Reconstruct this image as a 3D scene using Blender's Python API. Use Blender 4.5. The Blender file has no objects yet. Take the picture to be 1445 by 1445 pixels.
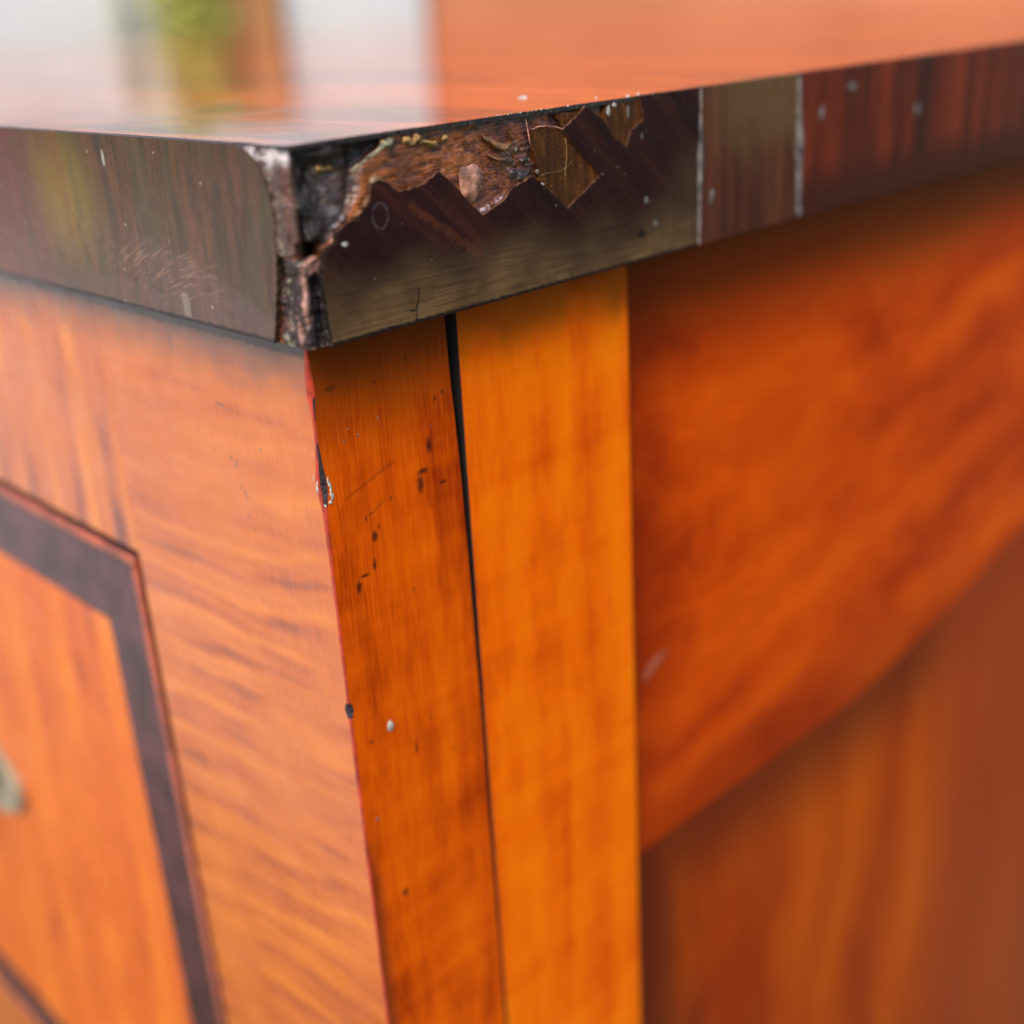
import bpy, bmesh, math, random
import numpy as np
from mathutils import Vector, Matrix
from mathutils.geometry import tessellate_polygon

random.seed(7)
rng = np.random.default_rng(7)
SC = bpy.context.scene
COL = SC.collection
TOP_Z = 0.85                       # height of the cabinet's top above the ground (m)
MM = 0.001

# ------------------------------------------------------------------ camera, sky, sun, exposure
cam_data = bpy.data.cameras.new("camera")
cam = bpy.data.objects.new("camera", cam_data)
COL.objects.link(cam)
cam.location = (-0.08214, -0.12049, TOP_Z + 0.01409)
cam.rotation_euler = (math.radians(67.2066), math.radians(3.1024), math.radians(-44.7579))
cam_data.sensor_width = 36
cam_data.lens = 36 * 1726.46 / 1445
cam_data.clip_start = 0.004
cam_data.clip_end = 2000
cam_data.dof.use_dof = True
cam_data.dof.focus_distance = 0.163
cam_data.dof.aperture_fstop = 8.6
SC.camera = cam

SUN_EL, SUN_AZ = 52, 205           # azimuth measured from +X towards +Y, where the sun stands
world = bpy.data.worlds.new("World")
SC.world = world
world.use_nodes = True
wn = world.node_tree
sky_node = wn.nodes.new("ShaderNodeTexSky")
sky_node.sky_type = 'NISHITA'
sky_node.sun_disc = False
sky_node.sun_elevation = math.radians(SUN_EL)
sky_node.sun_rotation = math.radians(90 - SUN_AZ)
sky_node.air_density = 1.0
sky_node.dust_density = 3.0
bg = next(n for n in wn.nodes if n.type == 'BACKGROUND')
bg.inputs['Strength'].default_value = 0.12
wn.links.new(sky_node.outputs['Color'], bg.inputs['Color'])

sun_data = bpy.data.lights.new("sun", 'SUN')
sun_data.energy = 1.5
sun_data.angle = math.radians(25)
sun_data.color = (1.0, 0.93, 0.82)
sun = bpy.data.objects.new("sun", sun_data)
COL.objects.link(sun)
sd = Vector((math.cos(math.radians(SUN_EL)) * math.cos(math.radians(SUN_AZ)),
             math.cos(math.radians(SUN_EL)) * math.sin(math.radians(SUN_AZ)),
             math.sin(math.radians(SUN_EL))))
sun.rotation_euler = sd.to_track_quat('Z', 'Y').to_euler()

SC.view_settings.view_transform = 'Standard'
SC.view_settings.look = 'None'
SC.view_settings.exposure = 1.1
SC.view_settings.gamma = 1
SC.cycles.max_bounces = 8
SC.cycles.glossy_bounces = 4

# ------------------------------------------------------------------ shader builder
class Nodes:
    """Small expression helper over a material's node tree; coordinates are in millimetres from the top's corner."""
    def __init__(s, name):
        s.m = bpy.data.materials.new(name)
        s.m.use_nodes = True
        s.t = s.m.node_tree
        s.bsdf = next(n for n in s.t.nodes if n.type == 'BSDF_PRINCIPLED')
        tc = s.t.nodes.new("ShaderNodeTexCoord")
        s.P = s.vm('SCALE', tc.outputs['Object'], scale=1000.0)
        sep = s.t.nodes.new("ShaderNodeSeparateXYZ")
        s.t.links.new(s.P, sep.inputs[0])
        s.x, s.y, s.z = sep.outputs
    def put(s, sock, v):
        if isinstance(v, bpy.types.NodeSocket):
            s.t.links.new(v, sock)
        elif v is not None:
            if sock.type == 'RGBA' and len(v) == 3:
                v = (*v, 1)
            sock.default_value = v
    def vm(s, op, a, b=None, scale=None):
        n = s.t.nodes.new("ShaderNodeVectorMath"); n.operation = op
        s.put(n.inputs[0], a); s.put(n.inputs[1], b)
        if scale is not None: n.inputs['Scale'].default_value = scale
        return n.outputs[0]
    def m_(s, op, a, b=None, c=None, clamp=False):
        n = s.t.nodes.new("ShaderNodeMath"); n.operation = op; n.use_clamp = clamp
        for i, v in enumerate((a, b, c)): s.put(n.inputs[i], v)
        return n.outputs[0]
    def add(s, a, b): return s.m_('ADD', a, b)
    def sub(s, a, b): return s.m_('SUBTRACT', a, b)
    def mul(s, a, b): return s.m_('MULTIPLY', a, b)
    def xyz(s, x, y, z):
        n = s.t.nodes.new("ShaderNodeCombineXYZ")
        for i, v in enumerate((x, y, z)): s.put(n.inputs[i], v)
        return n.outputs[0]
    def noise(s, vec, scale=1.0, detail=3.0, rough=0.55, dist=0.0, color=False):
        n = s.t.nodes.new("ShaderNodeTexNoise")
        s.put(n.inputs['Vector'], vec)
        n.inputs['Scale'].default_value = scale; n.inputs['Detail'].default_value = detail
        n.inputs['Roughness'].default_value = rough; n.inputs['Distortion'].default_value = dist
        return n.outputs['Color' if color else 'Fac']
    def voro(s, vec, scale=1.0, feature='F1', rnd=1.0):
        n = s.t.nodes.new("ShaderNodeTexVoronoi"); n.feature = feature
        s.put(n.inputs['Vector'], vec); n.inputs['Scale'].default_value = scale
        n.inputs['Randomness'].default_value = rnd
        return n.outputs['Distance']
    def ss(s, v, a, b, lo=0.0, hi=1.0):
        n = s.t.nodes.new("ShaderNodeMapRange"); n.interpolation_type = 'SMOOTHSTEP'
        s.put(n.inputs['Value'], v)
        n.inputs['From Min'].default_value = a; n.inputs['From Max'].default_value = b
        n.inputs['To Min'].default_value = lo; n.inputs['To Max'].default_value = hi
        return n.outputs[0]
    def box(s, u, v, u0, u1, v0, v1, soft):
        a = s.mul(s.ss(u, u0 - soft, u0 + soft), s.ss(u, u1 - soft, u1 + soft, 1, 0))
        b = s.mul(s.ss(v, v0 - soft, v0 + soft), s.ss(v, v1 - soft, v1 + soft, 1, 0))
        return s.mul(a, b)
    def spot(s, u, v, cu, cv, ru, rv, soft=0.35, wob=None):
        du = s.m_('DIVIDE', s.sub(u, cu), ru); dv = s.m_('DIVIDE', s.sub(v, cv), rv)
        r = s.m_('SQRT', s.add(s.mul(du, du), s.mul(dv, dv)))
        if wob is not None: r = s.add(r, s.mul(s.sub(wob, 0.5), 1.2))
        return s.ss(r, 1 - soft, 1 + soft, 1, 0)
    def line(s, u, v, a, b, w, wob=None, amp=0.0):
        """mask of a stroke from a to b, half width w"""
        L = math.dist(a, b); du, dv = (b[0]-a[0])/L, (b[1]-a[1])/L
        pu, pv = s.sub(u, a[0]), s.sub(v, a[1])
        t = s.add(s.mul(pu, du), s.mul(pv, dv)); n = s.sub(s.mul(pv, du), s.mul(pu, dv))
        if wob is not None: n = s.add(n, s.mul(s.sub(wob, 0.5), amp))
        return s.box(t, n, 0, L, -w, w, w * 0.8)
    def ramp(s, fac, stops):
        n = s.t.nodes.new("ShaderNodeValToRGB"); e = n.color_ramp.elements
        while len(e) < len(stops): e.new(0.5)
        for k, (p, c) in zip(e, stops): k.position = p; k.color = (*c, 1)
        s.put(n.inputs[0], fac)
        return n.outputs[0]
    def mix(s, f, a, b, blend='MIX'):
        n = s.t.nodes.new("ShaderNodeMix"); n.data_type = 'RGBA'; n.blend_type = blend
        s.put(n.inputs[0], f); s.put(n.inputs[6], a); s.put(n.inputs[7], b)
        return n.outputs[2]
    def fmax(s, *v):
        r = v[0]
        for q in v[1:]: r = s.m_('MAXIMUM', r, q)
        return r
    def attr(s, name):
        n = s.t.nodes.new("ShaderNodeVertexColor"); n.layer_name = name
        return n.outputs['Color']
    def finish(s, color, rough=0.25, height=None, bump=0.05, coat=0.0, coat_rough=0.05, ior=1.5, metallic=0.0, spec=0.5):
        b = s.bsdf
        b.inputs['Specular IOR Level'].default_value = spec
        s.put(b.inputs['Base Color'], color); s.put(b.inputs['Roughness'], rough)
        b.inputs['IOR'].default_value = ior
        s.put(b.inputs['Coat Weight'], coat); s.put(b.inputs['Coat Roughness'], coat_rough)
        b.inputs['Metallic'].default_value = metallic
        if height is not None:
            n = s.t.nodes.new("ShaderNodeBump"); n.inputs['Strength'].default_value = 1.0
            n.inputs['Distance'].default_value = bump * MM
            s.put(n.inputs['Height'], height)
            s.t.links.new(n.outputs[0], b.inputs['Normal'])
            s.t.links.new(n.outputs[0], b.inputs['Coat Normal'])
        return s.m

def mat_plain(name, color, rough=0.5, var=0.25, scale=0.6, bump=0.03, coat=0.0, spec=0.5):
    k = Nodes(name)
    n = k.noise(k.P, scale, 4)
    c = k.mix(k.ss(n, 0.3, 0.7), tuple(v * (1 - var) for v in color), tuple(v * (1 + var) for v in color))
    return k.finish(c, rough, n, bump, coat, spec=spec)

# ---- the woods
def wood_post(name, lo, mid, hi, spots=True, seed=0.0):
    """golden vertical-grained fruitwood of the corner post and stile, with small dents and ink-dark worm marks"""
    k = Nodes(name)
    off = k.vm('ADD', k.P, (seed, seed * 1.7, seed * 0.6))
    st = k.vm('MULTIPLY', off, (1.0, 1.0, 0.035))
    warp = k.noise(off, 0.03, 2, color=True)
    st2 = k.vm('ADD', st, k.vm('SCALE', warp, scale=5.0))
    broad = k.noise(st2, 0.16, 4, 0.5)
    fib = k.noise(k.vm('MULTIPLY', off, (1, 1, 0.05)), 3.0, 3, 0.6)
    cloud = k.noise(k.vm('MULTIPLY', off, (1, 1, 0.55)), 0.085, 4, 0.55)
    chat = k.noise(k.vm('MULTIPLY', off, (0.12, 0.12, 1)), 0.22, 3, 0.5)
    v = k.add(k.add(k.mul(broad, 0.42), k.mul(fib, 0.26)), k.add(k.mul(cloud, 0.32), k.mul(chat, 0.16)))
    c = k.ramp(v, [(0.44, lo), (0.57, mid), (0.70, hi)])
    wob = k.noise(k.P, 1.6, 3)
    lip_shade = k.ss(k.add(k.z, k.add(k.mul(k.sub(cloud, 0.5), 12), k.mul(k.sub(broad, 0.5), 9))), -44 if spots else -35, -26)   # overhang's contact shadow, painted into the colour
    c = k.mix(k.mul(lip_shade, 0.86 if spots else 0.7), c, (0.070, 0.013, 0.001))
    if spots:
        marks = k.fmax(
            k.spot(k.x, k.z, 9.9, -52.9, 0.45, 0.8, 0.5, wob), k.spot(k.x, k.z, 6.4, -59.3, 0.45, 0.85, 0.5, wob),
            k.spot(k.x, k.z, 7.6, -58.0, 0.75, 0.25, 0.6, wob), k.spot(k.x, k.z, 18.8, -48.0, 0.5, 1.3, 0.6, wob),
            k.spot(k.x, k.z, 19.4, -46.2, 1.0, 0.4, 0.6, wob), k.spot(k.x, k.z, 20.9, -42.8, 0.5, 1.0, 0.6, wob),
            k.spot(k.x, k.z, 9.4, -57.0, 0.3, 0.8, 0.6, wob), k.spot(k.x, k.z, 8.8, -49.8, 0.2, 0.35, 0.6, wob),
            k.spot(k.x, k.z, 24.0, -35.8, 0.2, 0.3, 0.6, wob), k.spot(k.x, k.z, 22.6, -36.4, 0.2, 0.35, 0.6, wob),
            k.spot(k.x, k.z, 18.0, -29.5, 0.2, 0.25, 0.6, wob), k.spot(k.x, k.z, 12.5, -31.5, 0.2, 0.2, 0.6, wob),
            k.spot(k.x, k.z, 22.9, -48.9, 0.7, 0.25, 0.6, wob), k.spot(k.x, k.z, 5.4, -83.9, 0.25, 0.3, 0.6, wob),
            k.spot(k.x, k.z, 13.5, -89.0, 0.25, 1.0, 0.6, wob), k.spot(k.x, k.z, 8.6, -113, 0.5, 0.7, 0.6, wob))
        scr = k.fmax(k.line(k.x, k.z, (9.3, -49.6), (12.6, -48.2), 0.09, k.noise(k.P, 0.7, 2), 1.6),
                     k.mul(k.line(k.x, k.z, (5.5, -46.2), (14.5, -43.2), 0.16, wob, 0.6), 0.5),
                     k.spot(k.x, k.z, 5.4, -30.6, 1.0, 0.3, 0.5, wob))
        speck = k.ss(k.voro(k.vm('MULTIPLY', k.P, (1, 0.2, 0.5)), 0.27), 0.03, 0.09, 1, 0)
        c = k.mix(k.mul(speck, 0.6), c, (0.09, 0.02, 0.006))
        c = k.mix(k.mul(marks, 0.85), c, (0.035, 0.008, 0.004))
        c = k.mix(k.mul(scr, 0.7), c, (0.06, 0.015, 0.005))
        grime = k.mul(k.ss(k.x, 2.6, 5.5, 1, 0), k.ss(k.z, -112, -95, 1, 0))
        c = k.mix(k.mul(grime, 0.75), c, (0.10, 0.02, 0.008))
    rub = k.noise(k.vm('MULTIPLY', off, (1, 1, 0.2)), 0.5, 4)
    h = k.add(k.mul(fib, 0.35), k.add(k.mul(k.noise(off, 0.12, 2), 2.5), k.mul(wob, 0.2)))
    return k.finish(c, k.ss(rub, 0.3, 0.75, 0.2, 0.36), h, 0.05, spec=0.13)

def wood_front(name, along='y', hi=(0.57, 0.148, 0.010), mid=(0.43, 0.085, 0.008), lo=(0.15, 0.026, 0.012), period=9.0, seed=0.0,
               tilt=0.0, amount=1.0, overhang_shade=True, coat=0.35, spec=0.5):
    """ripple-figured cherry of the cabinet front: stripes run along y on the stile, along z on the rail"""
    k = Nodes(name)
    off = k.vm('ADD', k.P, (seed, seed * 2.1, seed * 1.3))
    if along == 'y':
        a, b = k.y, k.z
        flat = k.vm('MULTIPLY', off, (1, 0.10, 1)); fibv = k.vm('MULTIPLY', off, (1, 1, 0.06))
    else:
        a, b = k.z, k.y
        flat = k.vm('MULTIPLY', off, (1, 1, 0.07)); fibv = k.vm('MULTIPLY', off, (1, 1, 0.06))
    w1 = k.noise(off, 0.022, 3)
    w2 = k.noise(flat, 0.10, 3)
    ph = k.add(k.add(b, k.mul(a, tilt)), k.add(k.mul(w1, 9), k.mul(w2, 5)))
    s1 = k.m_('SINE', k.mul(ph, 2 * math.pi / period))
    s2 = k.m_('SINE', k.mul(k.add(ph, k.mul(w2, 9)), 2 * math.pi / (period * 0.43)))
    patch = k.ss(k.noise(off, 0.035, 2), 0.32, 0.68)
    stripe = k.mul(k.add(k.mul(s1, 0.19), k.mul(s2, 0.12)), k.mul(patch, amount))
    if along == 'y': stripe = k.mul(stripe, k.ss(k.z, -78, -42, 1.0, 0.30))
    streak = k.noise(flat, 0.28, 4, 0.6)
    fib = k.noise(fibv, 2.6, 3, 0.6)
    v = k.add(k.add(0.60, stripe), k.add(k.mul(k.sub(streak, 0.5), 0.55), k.mul(k.sub(fib, 0.5), 0.45)))
    v = k.add(v, k.mul(k.sub(k.noise(off, 0.05, 4), 0.5), 0.5))
    c = k.ramp(v, [(0.18, lo), (0.5, mid), (0.82, hi)])
    wob = k.noise(k.P, 1.4, 3)
    if overhang_shade:
        g = k.mul(k.ss(k.add(k.z, k.mul(k.noise(k.P, 0.12, 3), 8)), -30.5, -21.0), 0.9)  # contact shadow below the overhang, mixed into the wood colour
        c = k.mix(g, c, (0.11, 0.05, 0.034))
        seam_shade = k.ss(k.add(k.z, k.mul(k.sub(wob, 0.5), 1.2)), -26.3, -25.7)  # crisp dark line of the same painted shadow
        c = k.mix(k.mul(seam_shade, 0.92), c, (0.012, 0.007, 0.006))
    if along == 'y':
        dots = k.fmax(*[k.spot(k.y, k.z, y, z, r, r, 0.5, wob) for y, z, r in
                        [(25.9, -44.0, .32), (25.2, -45.0, .32), (24.7, -44.2, .3), (24.6, -48.2, .28), (23.6, -48.8, .34),
                         (23.4, -49.6, .26), (23.6, -52.4, .26), (22.6, -54, .22), (30, -43.5, .22), (14, -52, .2), (18, -41, .2)]],
                      k.spot(k.y, k.z, 38.0, -28.2, 0.5, 2.0, 0.6, wob), k.spot(k.y, k.z, 27.0, -36.2, 1.1, 0.25, 0.6, wob))
        c = k.mix(k.mul(dots, 0.75), c, (0.14, 0.06, 0.045))
    h = k.add(k.mul(fib, 0.4), k.add(k.mul(k.noise(off, 0.10, 2), 3.0), k.mul(s2, 0.05)))
    # fine rubbed haze lines in the polish
    arc = k.noise(k.vm('MULTIPLY', off, (1, 3.2, 0.8)), 1.2, 2)
    r = k.add(k.ss(k.noise(k.P, 0.25, 4), 0.3, 0.7, 0.22, 0.36), k.mul(arc, 0.08))
    return k.finish(c, r, h, 0.05, coat=coat, coat_rough=0.12, spec=spec)

def wood_top():
    k = Nodes("polished_top_wood")
    st = k.vm('MULTIPLY', k.P, (1.0, 0.10, 1.0))
    w = k.noise(k.P, 0.02, 3, color=True)
    st = k.vm('ADD', st, k.vm('SCALE', w, scale=14))
    n1 = k.noise(st, 0.12, 5, 0.6); n2 = k.noise(st, 1.3, 3, 0.6)
    n0 = k.noise(k.vm('ADD', k.vm('MULTIPLY', k.P, (1, 0.12, 1)), k.vm('SCALE', w, scale=20)), 0.022, 3, 0.5)
    v = k.add(k.add(k.mul(n1, 0.45), k.mul(n0, 0.35)), k.mul(n2, 0.2))
    c = k.ramp(v, [(0.41, (0.07, 0.008, 0.004)), (0.49, (0.46, 0.050, 0.006)), (0.58, (0.74, 0.125, 0.008))])
    sp = k.ss(k.voro(k.P, 0.35), 0.05, 0.16, 1, 0)
    fine = k.noise(k.vm('ADD', k.vm('MULTIPLY', k.P, (1, 0.14, 1)), k.vm('SCALE', w, scale=10)), 0.20, 5, 0.7)
    c = k.mix(k.mul(k.ss(k.add(k.mul(fine, .6), k.mul(n2, .4)), 0.49, 0.58), 0.6), c, (0.13, 0.016, 0.012))
    c = k.mix(k.mul(sp, 0.25), c, (0.5, 0.3, 0.26))
    h = k.add(k.noise(k.P, 0.03, 2), k.mul(n2, 0.05))
    return k.finish(c, k.ss(k.noise(k.P, 0.1, 3), 0.3, 0.7, 0.04, 0.09), h, 0.03, coat=0.0)

def wood_side_veneer(kind):
    """crossbanded rosewood: 'torn' is the damaged length by the corner, 'patch' the short let-in piece, 'band' the rest"""
    k = Nodes("rosewood_" + kind)
    D = k.vm('MULTIPLY', k.P, (1, 1, 1))
    wob = k.noise(k.P, 0.9, 3)
    if kind == 'torn':
        # grain runs at 45 degrees down to the right
        a = k.mul(k.add(k.x, k.z), 0.7071); b = k.mul(k.sub(k.x, k.z), 0.7071)
        st = k.xyz(a, 0.0, k.mul(b, 0.06))
        n1 = k.noise(st, 0.35, 4, 0.6); n2 = k.noise(st, 2.5, 3, 0.6)
        c = k.ramp(k.add(k.mul(n1, 0.65), k.mul(n2, 0.35)),
                   [(0.36, (0.009, 0.003, 0.004)), (0.55, (0.026, 0.006, 0.007)), (0.74, (0.060, 0.016, 0.010))])
        cloud = k.noise(k.P, 0.07, 3)
        z2 = k.add(k.z, k.mul(k.sub(cloud, 0.5), 13)); 
        scr = k.noise(k.xyz(k.mul(k.x, 0.10), 0, k.mul(k.z, 2.6)), 1.0, 4, 0.65)
        olive_sheen = k.mul(k.ss(z2, -19.5, -13.5, 1, 0), k.ss(scr, 0.30, 0.62, 0.45, 1.0))
        hot = k.mul(k.ss(z2, -23.5, -17.5, 1, 0), k.ss(k.noise(k.P, 0.16, 3), 0.3, 0.65, 0.35, 1))
        olive = k.mix(hot, (0.060, 0.031, 0.014), (0.165, 0.092, 0.036))
        olive_sheen = k.fmax(olive_sheen, k.mul(k.mul(k.ss(k.add(k.x, k.mul(wob, 3)), 68, 76), 0.7), k.ss(k.z, -6, -14)))
        c = k.mix(k.mul(olive_sheen, 0.92), c, olive)  # olive-brown sheen of the lower band, painted into the base colour
        red = k.fmax(k.line(k.x, k.z, (17.5, -9.0), (29.5, -17.5), 0.5, wob, 2.2), k.mul(k.line(k.x, k.z, (24, -8), (32, -16), 1.6, wob, 3), 0.3))
        c = k.mix(k.mul(red, 0.38), c, (0.12, 0.034, 0.014))
        mark = k.fmax(k.spot(k.x, k.z, 62.4, -19.9, 1.0, 0.55, 0.4, wob), k.line(k.x, k.z, (18.0, -19.5), (16.8, -23.9), 0.12, wob, 1.2),
                      k.line(k.x, k.z, (46.5, -22.5), (47.0, -24), 0.12, wob, 0.8), k.spot(k.x, k.z, 16.6, -22.2, 0.5, 0.2, 0.5, wob))
        c = k.mix(k.mul(mark, 0.9), c, (0.008, 0.004, 0.004))
        dust = k.ss(k.voro(k.P, 0.33), 0.02, 0.05, 1, 0)
        c = k.mix(k.mul(dust, 0.4), c, (0.35, 0.3, 0.27))
        ring = k.mul(k.spot(k.x, k.z, 12.75, -9.65, 1.30, 1.65, 0.06, None), k.sub(1.0, k.spot(k.x, k.z, 12.75, -9.65, 1.10, 1.42, 0.1, None)))
        c = k.mix(k.mul(ring, k.ss(wob, 0.3, 0.65, 0.0, 0.6)), c, (0.13, 0.115, 0.13))
        c = k.mix(k.ss(k.add(k.z, k.mul(k.sub(wob, 0.5), 0.8)), -23.75, -23.35, 1, 0), c, (0.012, 0.006, 0.005))
        r = k.add(k.mul(olive_sheen, 0.22), k.ss(wob, 0.3, 0.7, 0.20, 0.3))
        h = k.add(k.mul(n2, 0.6), k.add(k.mul(k.noise(k.P, 0.15, 2), 2), k.mul(scr, 0.25)))
        return k.finish(c, r, h, 0.06, spec=0.22)
    st = k.vm('MULTIPLY', k.P, (1, 1, 0.06))
    n1 = k.noise(st, 0.14, 4, 0.6); n2 = k.noise(st, 1.5, 3, 0.6)
    v = k.add(k.mul(n1, 0.75), k.mul(n2, 0.25))
    if kind == 'patch':
        c = k.ramp(v, [(0.36, (0.022, 0.006, 0.005)), (0.55, (0.085, 0.022, 0.012)), (0.7, (0.17, 0.05, 0.022))])
        d = k.mul(k.ss(k.add(k.z, k.mul(k.sub(k.noise(k.P, 0.1, 3), 0.5), 12)), -15, -5), k.ss(k.x, 79, 88, 0.3, 1))
        c = k.mix(k.mul(d, 0.7), c, (0.125, 0.072, 0.028))
    else:
        c = k.ramp(v, [(0.36, (0.018, 0.004, 0.004)), (0.5, (0.115, 0.014, 0.006)), (0.68, (0.24, 0.035, 0.010))])
        bands = k.fmax(k.spot(k.x, k.y, 147, 0, 3.5, 50, 0.6), k.mul(k.spot(k.x, k.y, 124, 0, 3, 50, 0.6), 0.6), k.mul(k.ss(k.x, 178, 196), 0.8))
        c = k.mix(k.mul(bands, 0.8), c, (0.022, 0.006, 0.006))
        low = k.ss(k.add(k.z, k.mul(n1, 8)), -17, -9)
        c = k.mix(k.sub(1.0, low), c, (0.05, 0.008, 0.006))
    return k.finish(c, k.ss(k.noise(k.P, 0.3, 3), 0.3, 0.7, 0.22, 0.36), n2, 0.04, spec=0.22)

def wood_front_veneer():
    k = Nodes("rosewood_front_edge")
    st = k.vm('MULTIPLY', k.P, (1, 1, 0.05))
    w = k.noise(k.P, 0.05, 2, color=True)
    st = k.vm('ADD', st, k.vm('SCALE', w, scale=2.2))
    n1 = k.noise(st, 0.32, 5, 0.65); n2 = k.noise(st, 2.2, 3, 0.65)
    v = k.add(k.mul(n1, 0.55), k.mul(n2, 0.45))
    c = k.ramp(v, [(0.36, (0.018, 0.008, 0.003)), (0.50, (0.050, 0.021, 0.008)), (0.68, (0.125, 0.042, 0.011))])
    olive_refl = k.mul(k.ss(k.noise(k.vm('MULTIPLY', k.P, (1, 1, 0.3)), 0.07, 3), 0.45, 0.62), k.ss(k.y, 18, 48))
    c = k.mix(k.mul(olive_refl, 0.5), c, (0.062, 0.044, 0.006))  # olive tint of reflected greenery, painted into the colour
    gold_refl = k.spot(k.y, k.z, 60, -9.5, 9, 8, 0.8, k.noise(k.vm('MULTIPLY', k.P, (1, 1, 0.2)), 0.25, 3))
    c = k.mix(k.mul(gold_refl, 0.6), c, (0.22, 0.125, 0.008))  # green-yellow reflection painted as a soft spot
    red_sheen = k.mul(k.ss(k.y, 56, 76), 0.75)
    c = k.mix(red_sheen, c, (0.115, 0.032, 0.032))  # purple-red sheen towards the left, also painted
    mot = k.noise(k.vm('MULTIPLY', k.P, (1, 1, 0.45)), 0.16, 4, 0.6)
    c = k.mix(k.mul(k.ss(mot, 0.52, 0.66), 0.45), c, (0.135, 0.040, 0.022))
    c = k.mix(k.mul(k.ss(mot, 0.48, 0.36), 0.35), c, (0.050, 0.042, 0.014))
    # smeared wax haze on the lower part, bounded by a wiped arc
    wob = k.noise(k.P, 0.8, 4)
    edge = k.sub(k.add(k.z, 13.0), k.mul(k.m_('POWER', k.m_('MAXIMUM', k.sub(40.0, k.y), 0.0), 1.5), -0.042))
    low = k.ss(k.add(edge, k.mul(k.sub(wob, 0.5), 2.0)), -0.7, 0.7, 1, 0)
    strip = k.ss(k.add(k.z, k.mul(k.sub(k.noise(k.P, 0.07, 3), 0.5), 4)), -21, -19, 1, 0)
    left_fade = k.ss(k.y, 37, 42, 1, 0)
    film = k.fmax(k.mul(low, left_fade), k.mul(strip, k.ss(k.y, 60, 78, 1, 0)))
    arcs = k.noise(k.xyz(0, k.mul(k.y, 0.22), k.mul(k.add(k.z, k.mul(k.mul(k.y, k.y), 0.006)), 2.2)), 1.0, 3, 0.6)
    film = k.mul(film, k.ss(arcs, 0.30, 0.62, 0.35, 1))
    c = k.mix(k.mul(film, 0.5), c, (0.13, 0.085, 0.085))
    wiped = k.mul(k.mul(k.ss(arcs, 0.52, 0.62), k.spot(k.y, k.z, 33, -17.5, 14, 3.2, 0.7)), 0.6)
    c = k.mix(wiped, c, (0.24, 0.12, 0.07))
    tab = k.fmax(k.mul(k.box(k.y, k.z, 26.6, 28.4, -24, -20.0, 0.35), 0.35), k.spot(k.y, k.z, 44, -3.2, 0.4, 1.0, 0.5, wob))
    c = k.mix(tab, c, (0.27, 0.25, 0.22))
    mk = k.fmax(k.spot(k.y, k.z, 32.0, -8.5, 0.9, 1.0, 0.6, wob), k.spot(k.y, k.z, 21, -18.8, 0.6, 0.6, 0.6, wob), k.spot(k.y, k.z, 55.5, -13.6, 0.4, 1.0, 0.6, wob))
    c = k.mix(k.mul(mk, 0.6), c, (0.05, 0.016, 0.014))
    dust = k.ss(k.voro(k.P, 0.30), 0.03, 0.07, 1, 0)
    c = k.mix(k.mul(dust, 0.8), c, (0.45, 0.38, 0.33))
    c = k.mix(k.ss(k.add(k.z, k.mul(k.sub(wob, 0.5), 0.9)), -23.6, -23.1, 1, 0), c, (0.012, 0.006, 0.005))
    r = k.add(k.ss(k.noise(k.P, 0.4, 3), 0.3, 0.7, 0.24, 0.34), k.mul(film, 0.2))
    h = k.add(k.mul(n2, 0.5), k.mul(k.noise(k.P, 0.14, 2), 2.0))
    return k.finish(c, r, h, 0.05, spec=0.5)

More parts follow.
